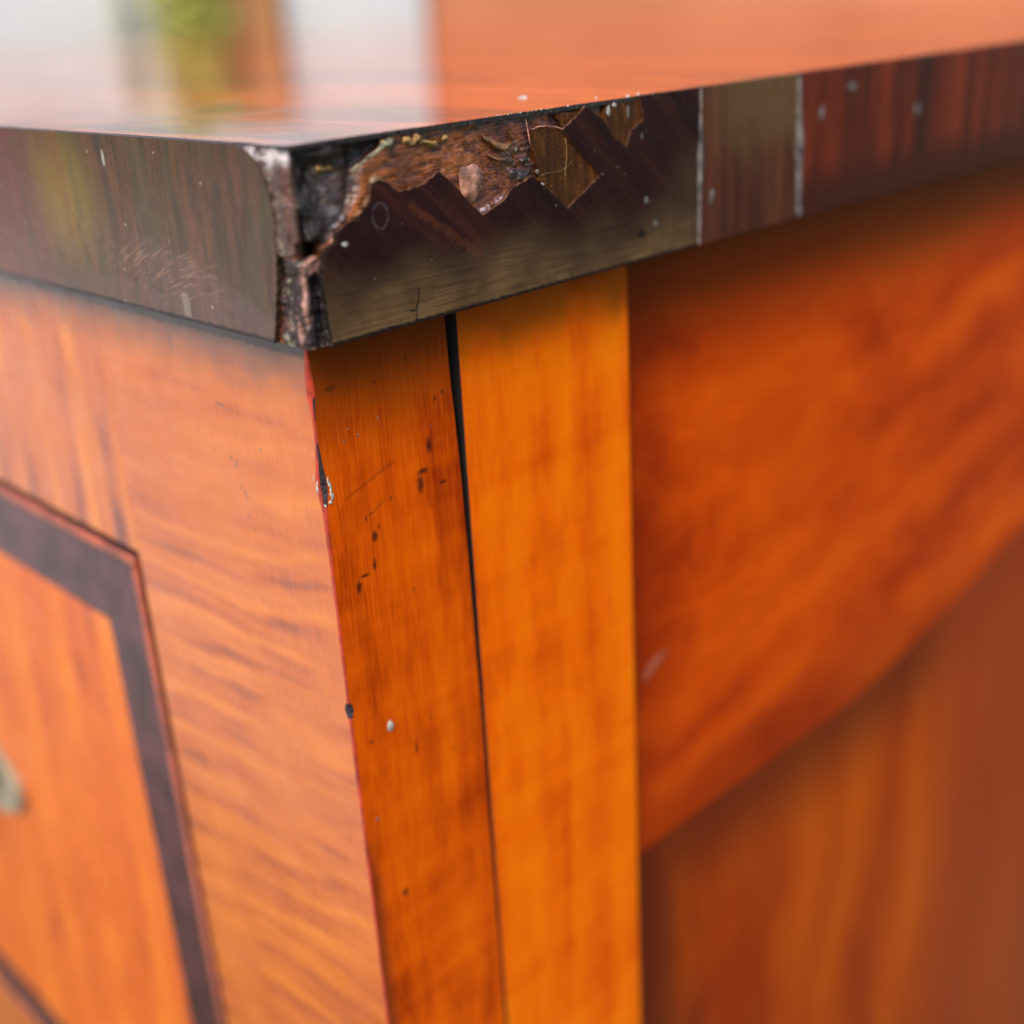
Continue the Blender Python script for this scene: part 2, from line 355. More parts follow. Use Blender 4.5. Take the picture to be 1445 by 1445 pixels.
def wood_plank(upper):
    k = Nodes("flame_veneer_" + ("upper" if upper else "lower"))
    if upper:
        a = k.sub(k.z, k.mul(k.m_('POWER', k.m_('MAXIMUM', k.sub(k.x, 60), 0), 1.35), 0.014))
        st = k.xyz(k.mul(k.x, 0.22), 0, a)
        w = k.noise(k.P, 0.02, 3, color=True)
        st = k.vm('ADD', st, k.vm('SCALE', w, scale=30))
        n1 = k.noise(st, 0.06, 3, 0.45); n2 = k.noise(st, 0.4, 3, 0.5)
        v = k.add(k.mul(n1, 0.8), k.mul(n2, 0.2))
        c = k.ramp(v, [(0.36, (0.36, 0.028, 0.0006)), (0.50, (0.54, 0.052, 0.0004)), (0.68, (0.68, 0.088, 0.0004))])
        # redder margin along the stile and the lower joint
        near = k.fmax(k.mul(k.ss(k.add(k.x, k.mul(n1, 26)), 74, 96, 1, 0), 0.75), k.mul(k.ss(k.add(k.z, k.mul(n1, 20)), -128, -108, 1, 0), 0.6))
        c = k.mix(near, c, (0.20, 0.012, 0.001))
        c = k.mix(k.mul(k.ss(k.add(k.z, k.mul(n1, 14)), -46, -22), 0.85), c, (0.085, 0.012, 0.001))  # shade under the overhang, painted along the board's upper end
    else:
        st = k.vm('MULTIPLY', k.P, (1, 1, 0.16))
        w = k.noise(k.P, 0.015, 3, color=True)
        st = k.vm('ADD', st, k.vm('SCALE', w, scale=24))
        n1 = k.noise(st, 0.04, 3, 0.5); n2 = k.noise(st, 0.4, 3, 0.6)
        v = k.add(k.mul(n1, 0.9), k.mul(n2, 0.1))
        c = k.ramp(v, [(0.38, (0.29, 0.027, 0.001)), (0.50, (0.38, 0.044, 0.001)), (0.66, (0.50, 0.076, 0.001))])
        dx = k.m_('DIVIDE', k.m_('MAXIMUM', k.sub(k.x, 150), 0), 80)
        below = k.add(k.sub(k.z, -141.5), k.mul(k.mul(dx, dx), -14))
        near = k.fmax(k.mul(k.ss(k.add(k.x, k.mul(n1, 24)), 80, 104, 1, 0), 0.92), k.mul(k.ss(k.add(below, k.mul(n1, 6)), -30, 4), 0.8))
        c = k.mix(near, c, (0.085, 0.010, 0.004))
        c = k.mix(k.mul(k.ss(k.add(k.x, k.mul(k.add(k.z, 140), 0.12)), 168, 200), 0.8), c, (0.30, 0.034, 0.006))
    return k.finish(c, 0.16, k.add(k.mul(n2, 0.3), k.mul(k.noise(k.P, 0.03, 2), 6)), 0.06, spec=0.15)

def mat_broken():
    """colours of the torn corner come from a colour attribute (wood, glue, soot), grain and gloss from noise"""
    k = Nodes("torn_core_wood")
    n = k.noise(k.vm('MULTIPLY', k.P, (0.30, 1, 1.2)), 2.2, 3, 0.6)
    c = k.mix(1.0, k.attr("tint"), k.ramp(n, [(0.25, (0.45, 0.42, 0.42)), (0.75, (1.5, 1.5, 1.5))]), 'MULTIPLY')
    h = k.add(n, k.add(k.mul(k.noise(k.P, 0.7, 2), 1.2), k.mul(k.noise(k.P, 2.6, 3), 0.5)))
    bw = k.t.nodes.new('ShaderNodeRGBToBW'); k.put(bw.inputs[0], k.attr('tint'))
    m = k.finish(c, k.ss(n, 0.35, 0.65, 0.14, 0.38), h, 0.13)
    k.t.links.new(k.ss(bw.outputs[0], 0.006, 0.03, 0.0, 0.5), k.bsdf.inputs['Specular IOR Level'])
    return m

M = {}
M['top'] = wood_top()
M['top_edge'] = mat_plain("sooty_top_edge", (0.018, 0.012, 0.011), 0.5, 0.6, 1.5, 0.15)
M['torn'] = wood_side_veneer('torn'); M['patch'] = wood_side_veneer('patch'); M['band'] = wood_side_veneer('band')
M['front_edge'] = wood_front_veneer()
M['stile'] = wood_front("cherry_stile", 'y', period=8.0, tilt=0.15, amount=0.85)
M['rail'] = wood_front("cherry_rail", 'z', period=15.0, seed=40, tilt=0.05, amount=1.9)
M['drawer'] = wood_front("cherry_drawer", 'z', hi=(0.64, 0.150, 0.005), mid=(0.52, 0.088, 0.005), lo=(0.25, 0.036, 0.008), period=24, seed=90, tilt=0.1, overhang_shade=False, coat=0.0, spec=0.36)
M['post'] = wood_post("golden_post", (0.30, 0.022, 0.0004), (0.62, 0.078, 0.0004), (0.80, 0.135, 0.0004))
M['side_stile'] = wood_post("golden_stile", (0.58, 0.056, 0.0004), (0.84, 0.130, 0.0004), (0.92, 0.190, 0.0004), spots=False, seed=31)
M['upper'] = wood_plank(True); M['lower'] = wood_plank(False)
M['broken'] = mat_broken()
M['inlay'] = mat_plain("ebonised_inlay", (0.058, 0.016, 0.022), 0.26, 0.5, 0.12, 0.05, spec=0.32)
M['bead'] = mat_plain("red_bead", (0.30, 0.055, 0.022), 0.3, 0.4, 0.15, 0.05, coat=0.4)
M['void'] = mat_plain("dark_carcass", (0.012, 0.007, 0.006), 0.8, 0.4, 0.4, 0.1)
M['red_arris'] = mat_plain("red_stained_arris", (0.32, 0.028, 0.011), 0.35, 0.35, 0.5, 0.08)
M['chip'] = mat_plain("sooty_chip", (0.022, 0.012, 0.016), 0.35, 0.5, 2.0, 0.2)
M['white'] = mat_plain("white_paint_crumbs", (0.42, 0.39, 0.34), 0.5, 0.4, 2.0, 0.2)
M['filler'] = mat_plain("grey_filler", (0.14, 0.115, 0.105), 0.5, 0.85, 0.35, 0.3)
M['yellow'] = mat_plain("yellow_glue", (0.30, 0.17, 0.05), 0.25, 0.8, 2.2, 0.5)
M['ridge'] = mat_plain("pale_glue_line", (0.20, 0.18, 0.11), 0.25, 0.8, 1.6, 0.5)
M['drop'] = mat_plain("pink_glue_blister", (0.40, 0.18, 0.12), 0.2, 0.6, 0.7, 0.25)
M['brass'] = mat_plain("aged_brass", (0.24, 0.20, 0.135), 0.45, 0.2, 0.1, 0.1)

def amber():
    k = Nodes("amber_glue_film")
    n = k.noise(k.vm('MULTIPLY', k.P, (1, 1, 0.25)), 0.8, 4); f = k.noise(k.P, 3.0, 3)
    c = k.ramp(k.add(k.mul(n, 0.6), k.mul(f, 0.4)), [(0.32, (0.020, 0.005, 0.0006)), (0.50, (0.058, 0.016, 0.0008)), (0.66, (0.14, 0.042, 0.002))])
    d = k.ss(k.voro(k.P, 0.6), 0.05, 0.13, 1, 0)
    c = k.mix(k.mul(d, 0.35), c, (0.3, 0.15, 0.04))
    return k.finish(c, k.ss(f, 0.3, 0.7, 0.3, 0.5), f, 0.12, spec=0.25)
M['amber'] = amber()
def raw_edge():
    k = Nodes("raw_veneer_edge"); n = k.noise(k.P, 1.2, 4)
    c = k.ramp(n, [(0.35, (0.035, 0.014, 0.009)), (0.65, (0.13, 0.052, 0.026))])
    sooty = k.mul(k.ss(k.x, 6.0, 9.0, 1, 0), k.ss(k.z, -11.8, -9.2, 1, 0))
    return k.finish(k.mix(sooty, c, (0.014, 0.009, 0.008)), 0.4, n, 0.1)
M['raw'] = raw_edge()
M['raw_dark'] = mat_plain("dark_veneer_edge", (0.045, 0.02, 0.012), 0.4, 0.6, 1.2, 0.1)

# ------------------------------------------------------------------ mesh helpers (all geometry in mm)
def obj(name, bm, mats, parent=None, z0=True, smooth=False, bevel=0.0, label=None):
    me = bpy.data.meshes.new(name)
    if isinstance(bm, bmesh.types.BMesh):
        bmesh.ops.recalc_face_normals(bm, faces=bm.faces)
        bm.to_mesh(me); bm.free()
        me.transform(Matrix.Scale(MM, 4))
    else:
        vs, fs = bm
        me.from_pydata([tuple(v) for v in (np.asarray(vs) * MM)], [], [tuple(f) for f in fs])
    for m in (mats if isinstance(mats, (list, tuple)) else [mats]): me.materials.append(m)
    if smooth: me.polygons.foreach_set('use_smooth', [True] * len(me.polygons))
    o = bpy.data.objects.new(name, me); COL.objects.link(o)
    if parent is not None: o.parent = parent
    if bevel:
        b = o.modifiers.new("Bevel", 'BEVEL'); b.width = bevel * MM; b.segments = 2; b.limit_method = 'ANGLE'; b.angle_limit = math.radians(40)
    if label: o['label'] = label
    return o

def box_bm(x0, x1, y0, y1, z0, z1, bm=None):
    bm = bm or bmesh.new()
    v = [bm.verts.new(p) for p in ((x0,y0,z0),(x1,y0,z0),(x1,y1,z0),(x0,y1,z0),(x0,y0,z1),(x1,y0,z1),(x1,y1,z1),(x0,y1,z1))]
    for f in ((0,3,2,1),(4,5,6,7),(0,1,5,4),(1,2,6,5),(2,3,7,6),(3,0,4,7)): bm.faces.new([v[i] for i in f])
    return bm

def prism(poly, axis, d0, d1, bm=None, raw=False):
    """extrude a 2-D polygon: axis 'y' takes (x,z), 'x' takes (y,z), 'z' takes (x,y); from depth d0 to d1"""
    bm = bm or bmesh.new()
    def P(p, d): return {'y': (p[0], d, p[1]), 'x': (d, p[0], p[1]), 'z': (p[0], p[1], d)}[axis]
    a = [bm.verts.new(P(p, d0)) for p in poly]; b = [bm.verts.new(P(p, d1)) for p in poly]
    n = len(poly)
    for i in range(n):
        fc = bm.faces.new((a[i], a[(i+1) % n], b[(i+1) % n], b[i]))
        if raw: fc.material_index = 1
    for t in tessellate_polygon([[Vector((p[0], p[1], 0)) for p in poly]]):
        for vs in (a, b):
            try: bm.faces.new([vs[i] for i in t])
            except ValueError: pass
    return bm

def rough_poly(pts, step=0.35, amp=0.10, keep=None):
    """subdivide a polygon's sides and jitter them like torn veneer; keep(p, q) marks clean sides"""
    out = []
    n = len(pts)
    for i in range(n):
        p, q = np.array(pts[i], float), np.array(pts[(i+1) % n], float)
        L = np.linalg.norm(q - p)
        if keep and keep(p, q): out.append(tuple(p)); continue
        m = max(1, int(L / step)); nn = np.array([-(q-p)[1], (q-p)[0]]) / max(L, 1e-6)
        out.append(tuple(p))
        for j in range(1, m): out.append(tuple(p + (q - p) * j / m + nn * random.gauss(0, amp * 0.55)))
    return out

def blob_bm(cx, cz, rx, rz, y, h, axis='y', rot=0.0, wob=0.15, seed=0, rings=6, seg=20):
    """a flattened drop on a vertical face, raised by h towards the viewer's side"""
    bm = bmesh.new(); r_ = random.Random(seed)
    ph = [r_.uniform(0, 6.28) for _ in range(4)]
    def P(u, v, d): return (u, y - d, v) if axis == 'y' else ((y - d, u, v) if axis == 'x' else (u, v, y + d))
    prev = None; top = bm.verts.new(P(cx, cz, h))
    for k in range(1, rings + 1):
        t = k / rings; ring = []
        for s in range(seg):
            a = 2 * math.pi * s / seg
            w = 1 + wob * (math.sin(2*a+ph[0]) * .5 + math.sin(3*a+ph[1]) * .4 + math.sin(5*a+ph[2]) * .3)
            u, v = rx * t * w * math.cos(a), rz * t * w * math.sin(a)
            u, v = u * math.cos(rot) - v * math.sin(rot), u * math.sin(rot) + v * math.cos(rot)
            d = h * (1 - t ** 2.4) - (0.05 if k == rings else 0)
            d += (0 if k == rings else h * 0.25 * math.sin(3 * u / rx + ph[3]) * math.sin(2.5 * v / rz + ph[0]))
            ring.append(bm.verts.new(P(cx + u, cz + v, d)))
        for s in range(seg):
            if prev is None: bm.faces.new((top, ring[s], ring[(s+1) % seg]))
            else: bm.faces.new((prev[s], ring[s], ring[(s+1) % seg], prev[(s+1) % seg]))
        prev = ring
    return bm

def tube_bm(pts, radii, seg=8, bm=None):
    bm = bm or bmesh.new(); pts = [Vector(p) for p in pts]; prev = None
    if not hasattr(radii, '__len__'): radii = [radii] * len(pts)
    for i, p in enumerate(pts):
        t = (pts[min(i+1, len(pts)-1)] - pts[max(i-1, 0)]).normalized()
        a = t.orthogonal().normalized() if abs(t.z) < 0.95 else t.cross(Vector((0, 1, 0))).normalized()
        b = t.cross(a)
        ring = [bm.verts.new(p + (a * math.cos(2*math.pi*s/seg) + b * math.sin(2*math.pi*s/seg)) * radii[i]) for s in range(seg)]
        if prev:
            for s in range(seg): bm.faces.new((prev[s], prev[(s+1) % seg], ring[(s+1) % seg], ring[s]))
        else: bm.faces.new(ring)
        prev = ring
    bm.faces.new(prev)
    return bm

def vnoise(x, y, seed=0):
    xi, yi = np.floor(x).astype(int), np.floor(y).astype(int); fx, fy = x - xi, y - yi
    fx, fy = fx*fx*(3-2*fx), fy*fy*(3-2*fy)
    def hsh(a, b):
        h = (a * 374761393 + b * 668265263 + seed * 1442695041) & 0x7fffffff
        h = ((h ^ (h >> 13)) * 1274126177) & 0x7fffffff
        return ((h ^ (h >> 16)) & 0xffff) / 65535.0
    return (hsh(xi,yi)*(1-fx)+hsh(xi+1,yi)*fx)*(1-fy) + (hsh(xi,yi+1)*(1-fx)+hsh(xi+1,yi+1)*fx)*fy
def fbm(x, y, octv=4, seed=0):
    s, a, t = 0, 0.5, 0
    for i in range(octv): s = s + a * vnoise(x * 2**i, y * 2**i, seed + i); t += a; a *= 0.5
    return s / t
def sst(v, a, b):
    t = np.clip((v - a) / (b - a), 0, 1); return t*t*(3-2*t)

# ------------------------------------------------------------------ added stand-in surroundings, out of view, shaping the reflections in the polish
def plain_obj(name, bm, mat):                     # geometry in metres
    me = bpy.data.meshes.new(name); bmesh.ops.recalc_face_normals(bm, faces=bm.faces); bm.to_mesh(me); bm.free()
    me.materials.append(mat)
    o = bpy.data.objects.new(name, me); COL.objects.link(o); return o

def mat_world(name, c0, c1, scale, rough=0.9, bump=3.0):
    k = Nodes(name); v = k.vm('SCALE', k.P, scale=0.001)
    n = k.noise(v, scale, 5); c = k.mix(k.ss(n, 0.3, 0.7), c0, c1)
    return k.finish(c, rough, n, bump)

def disc(r, n=48):
    bm = bmesh.new(); bm.faces.new([bm.verts.new((r*math.cos(6.28318*i/n), r*math.sin(6.28318*i/n), 0)) for i in range(n)]); return bm
g = plain_obj("ground", disc(900), mat_world("dark_ground", (0.035, 0.055, 0.018), (0.06, 0.08, 0.03), 3.0)); g['kind'] = 'structure'  # out-of-view ground, kept dark so the side reflects little
bm = bmesh.new()
bm.faces.new([bm.verts.new(p) for p in ((-6, -0.1, .004), (-0.5, -0.1, .004), (-0.5, 6.5, .004), (-6, 6.5, .004))])
g = plain_obj("sheen_ground", bm, mat_world("pale_sheen_ground", (0.52, 0.49, 0.45), (0.64, 0.61, 0.57), 4.0)); g['kind'] = 'structure'  # pale sheet added out of view for the sheen on the front

AX_V, AX_U = Vector((0.704, 0.710, 0)), Vector((0.710, -0.704, 0))     # away from and across the corner's diagonal
CORNER = Vector((-0.082, -0.120, 0))
def wall_box(name, u0, u1, d0, d1, h, mat):
    bm = bmesh.new(); q = [CORNER + AX_V * d + AX_U * u for u, d in ((u0, d0), (u1, d0), (u1, d1), (u0, d1))]
    a = [bm.verts.new((p.x, p.y, 0)) for p in q]; b = [bm.verts.new((p.x, p.y, h)) for p in q]
    bm.faces.new(a); bm.faces.new(b)
    for i in range(4): bm.faces.new((a[i], a[(i+1) % 4], b[(i+1) % 4], b[i]))
    return plain_obj(name, bm, mat)
M['reflector_white'] = mat_world("white_reflector", (0.42, 0.415, 0.42), (0.50, 0.495, 0.50), 2.0)
M['terracotta'] = mat_world("terracotta_reflector", (0.42, 0.135, 0.06), (0.50, 0.17, 0.08), 2.0)
o = wall_box("low_reflector", -5.0, -0.68, 4.0, 4.2, 1.165, M['reflector_white']); o['label'] = "added low white wall mirrored at the left of the polished top"; o['category'] = "wall"  # wall added out of view for the pale reflection at left
o = wall_box("tall_reflector", -0.68, -0.262, 3.95, 4.3, 2.6, M['reflector_white']); o['label'] = "added tall white pier mirrored as the pale block in the middle of the polished top"; o['category'] = "pier"  # pier added out of view as the tall pale reflection
o = wall_box("warm_reflector", -0.262, 4.5, 3.98, 4.28, 2.9, M['terracotta']); o['label'] = "added terracotta wall mirrored at the right of the polished top"; o['category'] = "wall"  # wall added out of view to warm the right-hand reflection
o = wall_box("brown_reflector", -0.87, -0.69, 3.9, 3.96, 1.17, mat_world("brown_reflector_tint", (0.36, 0.16, 0.06), (0.46, 0.22, 0.09), 8.0)); o['label'] = "added brown post mirrored as a brown strip in the polished top"; o['category'] = "post"  # post added out of view for the brown reflected strip
def leafy(name, u0, u1, d, h, n, mat):
    bm = bmesh.new(); r_ = random.Random(3)
    for _ in range(n):
        u = r_.gauss((u0+u1)/2, (u1-u0)/4); z = r_.uniform(0.05, h); dd = d + r_.gauss(0, 0.05)
        c = CORNER + AX_U * u + AX_V * dd + Vector((0, 0, z))
        a = Vector((r_.gauss(0,1), r_.gauss(0,1), r_.gauss(0,1))).normalized(); b = a.orthogonal().normalized()
        s = r_.uniform(0.016, 0.028)
        bm.faces.new([bm.verts.new(c + a*s), bm.verts.new(c + b*s*0.45), bm.verts.new(c - a*s), bm.verts.new(c - b*s*0.45)])
    return plain_obj(name, bm, mat)
o = leafy("green_leaf_strip", -1.04, -0.83, 3.82, 1.15, 3200, mat_world("added_olive_leaves", (0.36, 0.36, 0.05), (0.50, 0.48, 0.09), 6.0, 0.6)); o['label'] = "added narrow shrub mirrored as a green strip in the polished top"; o['category'] = "green_leaf_strip"  # loose leaves added out of view for the green reflected strip
o = leafy("grey_leaf_strip", -1.16, -1.08, 3.8, 1.1, 900, mat_world("added_grey_leaves", (0.42, 0.43, 0.34), (0.55, 0.55, 0.45), 6.0, 0.6)); o['label'] = "added thin sapling mirrored as a faint strip in the polished top"; o['category'] = "grey_leaf_strip"  # loose leaves added out of view for the faint reflected strip

def leaf_screen():
    bm = bmesh.new(); r_ = random.Random(11)
    for _ in range(9000):
        u = r_.uniform(-9, 1.0); z = 1.5 * r_.random(); d = 7.2 + abs(r_.gauss(0, .35)) + .25*math.sin(u*2.3) + .2*math.sin(z*3+u)
        c = CORNER + AX_U*u + AX_V*d + Vector((0, 0, z + .25*math.sin(u*1.7)*(z > 1.2)*.5))
        a = Vector((r_.gauss(0,1), r_.gauss(0,1), r_.gauss(0,1))).normalized(); b = a.orthogonal().normalized(); q = r_.uniform(.06, .11)
        bm.faces.new([bm.verts.new(c+a*q), bm.verts.new(c+b*q*.6), bm.verts.new(c-a*q), bm.verts.new(c-b*q*.6)])
    return plain_obj("leaf_screen", bm, mat_world("screen_leaves", (0.08, 0.095, 0.04), (0.12, 0.13, 0.055), 3.0, .6))
o = leaf_screen(); o['kind'] = 'stuff'; o['label'] = "added hedge behind the added low white wall"  # leaf mass added out of view to darken the low sky's reflection

# ------------------------------------------------------------------ the cabinet
cabinet = bpy.data.objects.new("cabinet", None); COL.objects.link(cabinet)
cabinet.location = (0, 0, TOP_Z)
cabinet['label'] = "antique wooden cabinet with chipped dark top edge, orange cherry front and golden side"
cabinet['category'] = "cabinet"

OX, OY = 2.338, 4.287              # how far the carcass stands back under the top's front and side edges
W_, D_ = 900.0, 560.0              # width along the front (y), depth along the side (x)
T_ = 24.0

# ---- the top: a core with torn corner, sheathed in veneers
def make_core():
    u = np.concatenate([np.arange(-9, 66.5, 0.17), [70, 90, D_ - 1]])
    z = np.concatenate([[-0.3], np.arange(-0.55, -T_ + 0.05, -0.17), [-T_ + 0.02]])
    U, Z = np.meshgrid(u, z, indexing='ij')
    n1 = fbm(U*0.35+50, Z*0.35+50, 4, 1); n2 = fbm(U*0.8+9, Z*1.3+70, 3, 5); n3 = fbm(U*0.9+33, Z*2.6+5, 4, 9)
    fine = fbm(U*2.2+3, Z*3.1+8, 3, 21); grain = fbm(U*0.3+3, Z*3.2+8, 3, 77)*(1-sst(U,27,32)) + fine*sst(U,27,32)
    D = 0.98 + (n1-.5)*0.45 + (n2-.5)*0.16 + (grain-.5)*0.08
    C = np.empty(U.shape + (3,)); C[:] = (0.135, 0.038, 0.015)
    def paint(mask, col, amt=1.0): C[:] = C*(1-(mask*amt)[..., None]) + np.array(col)*(mask*amt)[..., None]
    paint(sst(grain*.5+n1*.5, .40, .62), (0.33, 0.095, 0.022))
    paint(sst(n2, .58, .74), (0.045, 0.014, 0.012), .7)
    paint(sst(fine, .64, .74)*sst(n1, .45, .6), (0.34, 0.15, 0.09), .7)
    paint(sst(U, 29, 36)*sst(n1, .36, .52), (0.060, 0.018, 0.020), .85)
    # crusty dark patch beside the amber film
    crust = sst(1 - np.hypot((U-38.2)/3.6, (Z+6.2)/3.4), 0, .35)
    D -= crust*(0.2 + (n2-.5)*1.1)
    paint(crust*sst(n2, .36, .55), (0.030, 0.022, 0.020)); paint(crust*sst(fine, .62, .72), (0.30, 0.24, 0.18), .8)
    # strip just under the top sheet, dark with crumbs
    strip = sst(Z + (n2-.5)*1.2, -1.9, -1.1)
    paint(strip*sst(n3, .35, .6), (0.028, 0.018, 0.017), .8)
    # white crust along the valley at the middle
    vall = sst(1 - np.abs((Z+12.2) - (U-30)*0.3)/0.9, 0, .6)*sst(U, 28.6, 30)*sst(36-U, 0, 1.5)
    paint(vall*sst(fine, .40, .58), (0.55, 0.44, 0.46), .85); D -= vall*0.25*fine
    # blackened recess behind the torn-off corner
    ridge_z = np.interp(U, [-9, 0, 6.8, 9.8, 12.4, 16.6, 18, 70], [-.4, -.4, -3.0, -3.6, -2.4, -.9, -.3, .5])
    right = np.interp(Z, [-24, -12.3, -11.4, -9, -7, -5.2, -3.6, -2, -.5, 0], [5, 5, 6, 8.5, 10.5, 11, 11.5, 14, 17.5, 18])
    wob = (n1-.5)*2.2
    rec = sst(U, -0.35, 0.25)*sst(right + wob*0.5 - U, -0.3, .9)*sst(Z, -12.1, -11.6)
    lowr = sst(ridge_z - Z, -0.3, 0.8)*sst(U, 3.2, 5.5)
    D += rec*(0.6 + (fbm(U*0.28+7, Z*0.28+3, 2, 44)-.5)*3.6 + (n2-.5)*.5 + lowr*0.5*(1-sst(U, 6, 11)))
    paint(rec, (0.024, 0.017, 0.015)); paint(rec*lowr*sst(n1, .34, .55), (0.085, 0.046, 0.038), .9)
    paint(rec*sst(n2, .62, .74), (0.06, 0.05, 0.048), .5)
    paint(rec*sst(1-np.hypot((U-6.8)/2.3, (Z+9.6)/2.3), 0, .6), (0.14, 0.115, 0.12), .75)  # purple-grey sheen painted on the recess's lower right
    rim = rec*sst(1-np.abs(right+wob*.5-U-0.5)/0.9, 0, .7)*sst(-3.2-Z, 0, 1)*sst(Z, -11.0, -10.2)
    D -= rim*(0.55+fine*0.5); paint(rim*sst(n2, .38, .6), (0.25, 0.135, 0.085), .9)
    # open slot under the recess and the crumbled stump below it
    slot = sst(U, -1.6, -1.1)*sst(4.3 + (n2-.5)*.8 - U, 0, .5)*sst(Z + (n1-.5)*.6 - U*.05, -13.25, -12.95)*sst(-11.2 - Z + U*.02, 0, .25)
    D += slot*5.0
    stump = sst(4.0-U, 0, .5)*sst(U, -7.5, -5)*sst(-13.0 - Z, 0, .3)
    D += stump*((n1-.5)*1.8 + (n2-.5)*0.9 - 0.15)
    paint(stump, (0.030, 0.018, 0.017)); paint(stump*sst(n2, .54, .70), (0.11, 0.050, 0.036), .8)
    pink = sst(1-np.hypot((U-1.9)/2.4, (Z+14.0)/1.25), 0, .5) + sst(1-np.hypot((U+0.3)/1.1, (Z+17.5)/4.5), 0, .6)*.8 + sst(1-np.hypot((U+1.8)/.8, (Z+22)/2.2), 0, .6)*.6
    pink = np.clip(pink, 0, 1)
    D -= pink*0.35; paint(pink*sst(n1+.2, .35, .6), (0.40, 0.19, 0.135), .95); paint(pink*sst(fine, .58, .68), (0.42, 0.28, 0.25), .5)
    groove = sst(U, 0.9, 1.5)*sst(3.4-U, 0, .4)*sst(-15.2-Z, 0, .6)
    D += groove*0.6; paint(groove, (0.018, 0.013, 0.015), .9)
    # worn front arris: red-brown end grain with pale crumbs
    worn = sst(0.0-U, 0, .3)*sst(Z, -13.2, -12.6)
    D += worn*(-0.72 + (n1-.5)*0.55); paint(worn, (0.066, 0.036, 0.029)); paint(worn*sst(n2, .60, .72), (0.16, 0.085, 0.065), .6)
    notch = worn*sst(1-np.abs(U+1.4)/1.0, 0, .6); D += notch*0.25; paint(notch, (0.10, 0.034, 0.022), .7)
    edge = sst(1-np.abs(U+4.2-(n1-.5)*1.5)/1.0, 0, .6)
    paint(edge*sst(fine, .58, .70), (0.26, 0.24, 0.16), .8); D -= edge*.25*fine
    cap_glint = sst(Z, -3.4, -1.2)*sst(0.0-U, 0, .4)
    paint(cap_glint*sst(n2, .3, .6), (0.62, 0.56, 0.56), .9)  # bright highlight of the rounded corner, painted as pale tint
    paint(np.clip(slot*2.5, 0, 1), (0.004, 0.003, 0.003))  # darkness inside the slot painted black into the tint
    D = np.maximum(D, 0.12)
    D[:, 0] += 0.0
    # far columns stay flat under the side veneers
    far = u > 66.6; D[far] = 0.95
    w = np.clip((U + 5.0) / 11.0, 0, 1); w = w*w*(3-2*w)*math.pi/2
    corner = np.clip(1 - np.abs(U)/3.0, 0, 1)**2*0.9
    bx = np.where(U > 0, U, 0); by = np.where(U < 0, -U, 0)
    nx, ny = -np.cos(w), -np.sin(w)
    Dd = D + corner
    V = np.stack([bx - nx*Dd, by - ny*Dd, Z], -1)
    nu, nz = U.shape
    idx = np.arange(nu*nz).reshape(nu, nz)
    F = np.stack([idx[:-1,:-1], idx[1:,:-1], idx[1:,1:], idx[:-1,1:]], -1).reshape(-1, 4)
    V = V.reshape(-1, 3); C = C.reshape(-1, 3)
    # close the body: back, underside and upper face as one loop
    extra = [(0.95, W_-1), (D_-1, W_-1)]
    lists = V.tolist(); cols = C.tolist(); faces = F.tolist()
    base = len(lists)
    for zz in (-0.3, -T_+0.02):
        for ex, ey in extra: lists.append((ex, ey, zz)); cols.append((.05, .02, .012))
    tl, tr, bl, br = base, base+1, base+2, base+3
    top = [int(i) for i in idx[:, 0]]; bot = [int(i) for i in idx[:, -1]]
    faces += [[tl] + top + [tr], [bl, br] + bot[::-1], [tl, bl, bot[0], top[0]], [tr, top[-1], bot[-1], br], [tl, tr, br, bl]]
    o = obj("top_board", (np.array(lists), faces), M['broken'], cabinet, smooth=False)
    me = o.data
    sm = [True]*(len(faces)-5) + [False]*5
    me.polygons.foreach_set('use_smooth', sm)
    ca = me.color_attributes.new("tint", 'FLOAT_COLOR', 'POINT')
    ca.data.foreach_set('color', np.concatenate([np.clip(np.array(cols), 0, 1), np.ones((len(cols), 1))], 1).ravel().astype(np.float32))
    return o
top_board = make_core()

def make_top_veneer():
    """polished sheet over the core; its torn edge shows dark between corner and patch, elsewhere the edge veneers cover it"""
    xs = np.concatenate([np.arange(1.2, 62.5, 0.3), [62.6, D_]])
    S = [(x, (0.12 + 0.45*float(fbm(np.array([x*1.1]), np.array([3.3]), 3, 4)[0]) + random.gauss(0, .05) + (0.25 if x < 20 else 0)) if x < 62.5 else 1.0) for x in xs]
    ys = np.concatenate([[W_, 7.0], np.arange(6.6, 1.0, -0.35)])
    Fp = [((0.35 + random.gauss(0, .06)) if y < 6.8 else 1.0, y) for y in ys]
    poly = Fp + [(0.7, 0.9)] + S + [(D_, W_)]
    bm = prism(poly, 'z', -0.6, 0.0)
    o = obj("top_veneer", bm, [M['top'], M['top_edge']], top_board)
    for p in o.data.polygons:
        if abs(p.normal.z) < 0.5: p.material_index = 1
    return o
make_top_veneer()

# front edge veneer of the top (one long strip with a crumbled right end)
fr = [(W_, -0.02), (W_, -T_), (7.6, -T_), (6.9, -22.4), (6.4, -20.5), (5.6, -18), (5.0, -15.2), (4.6, -12.6), (4.2, -10.4), (4.0, -8.4), (4.3, -6.2), (4.9, -4.2),
      (5.8, -2.7), (7.0, -1.5), (8.6, -0.6), (10.5, -0.15), (12, -0.05)]
def clean(p, q): return abs(p[0]-q[0]) > 20 or abs(p[0]-q[0]) < 1e-6 and p[0] > 100
frp = rough_poly(fr, 0.4, 0.16, clean)
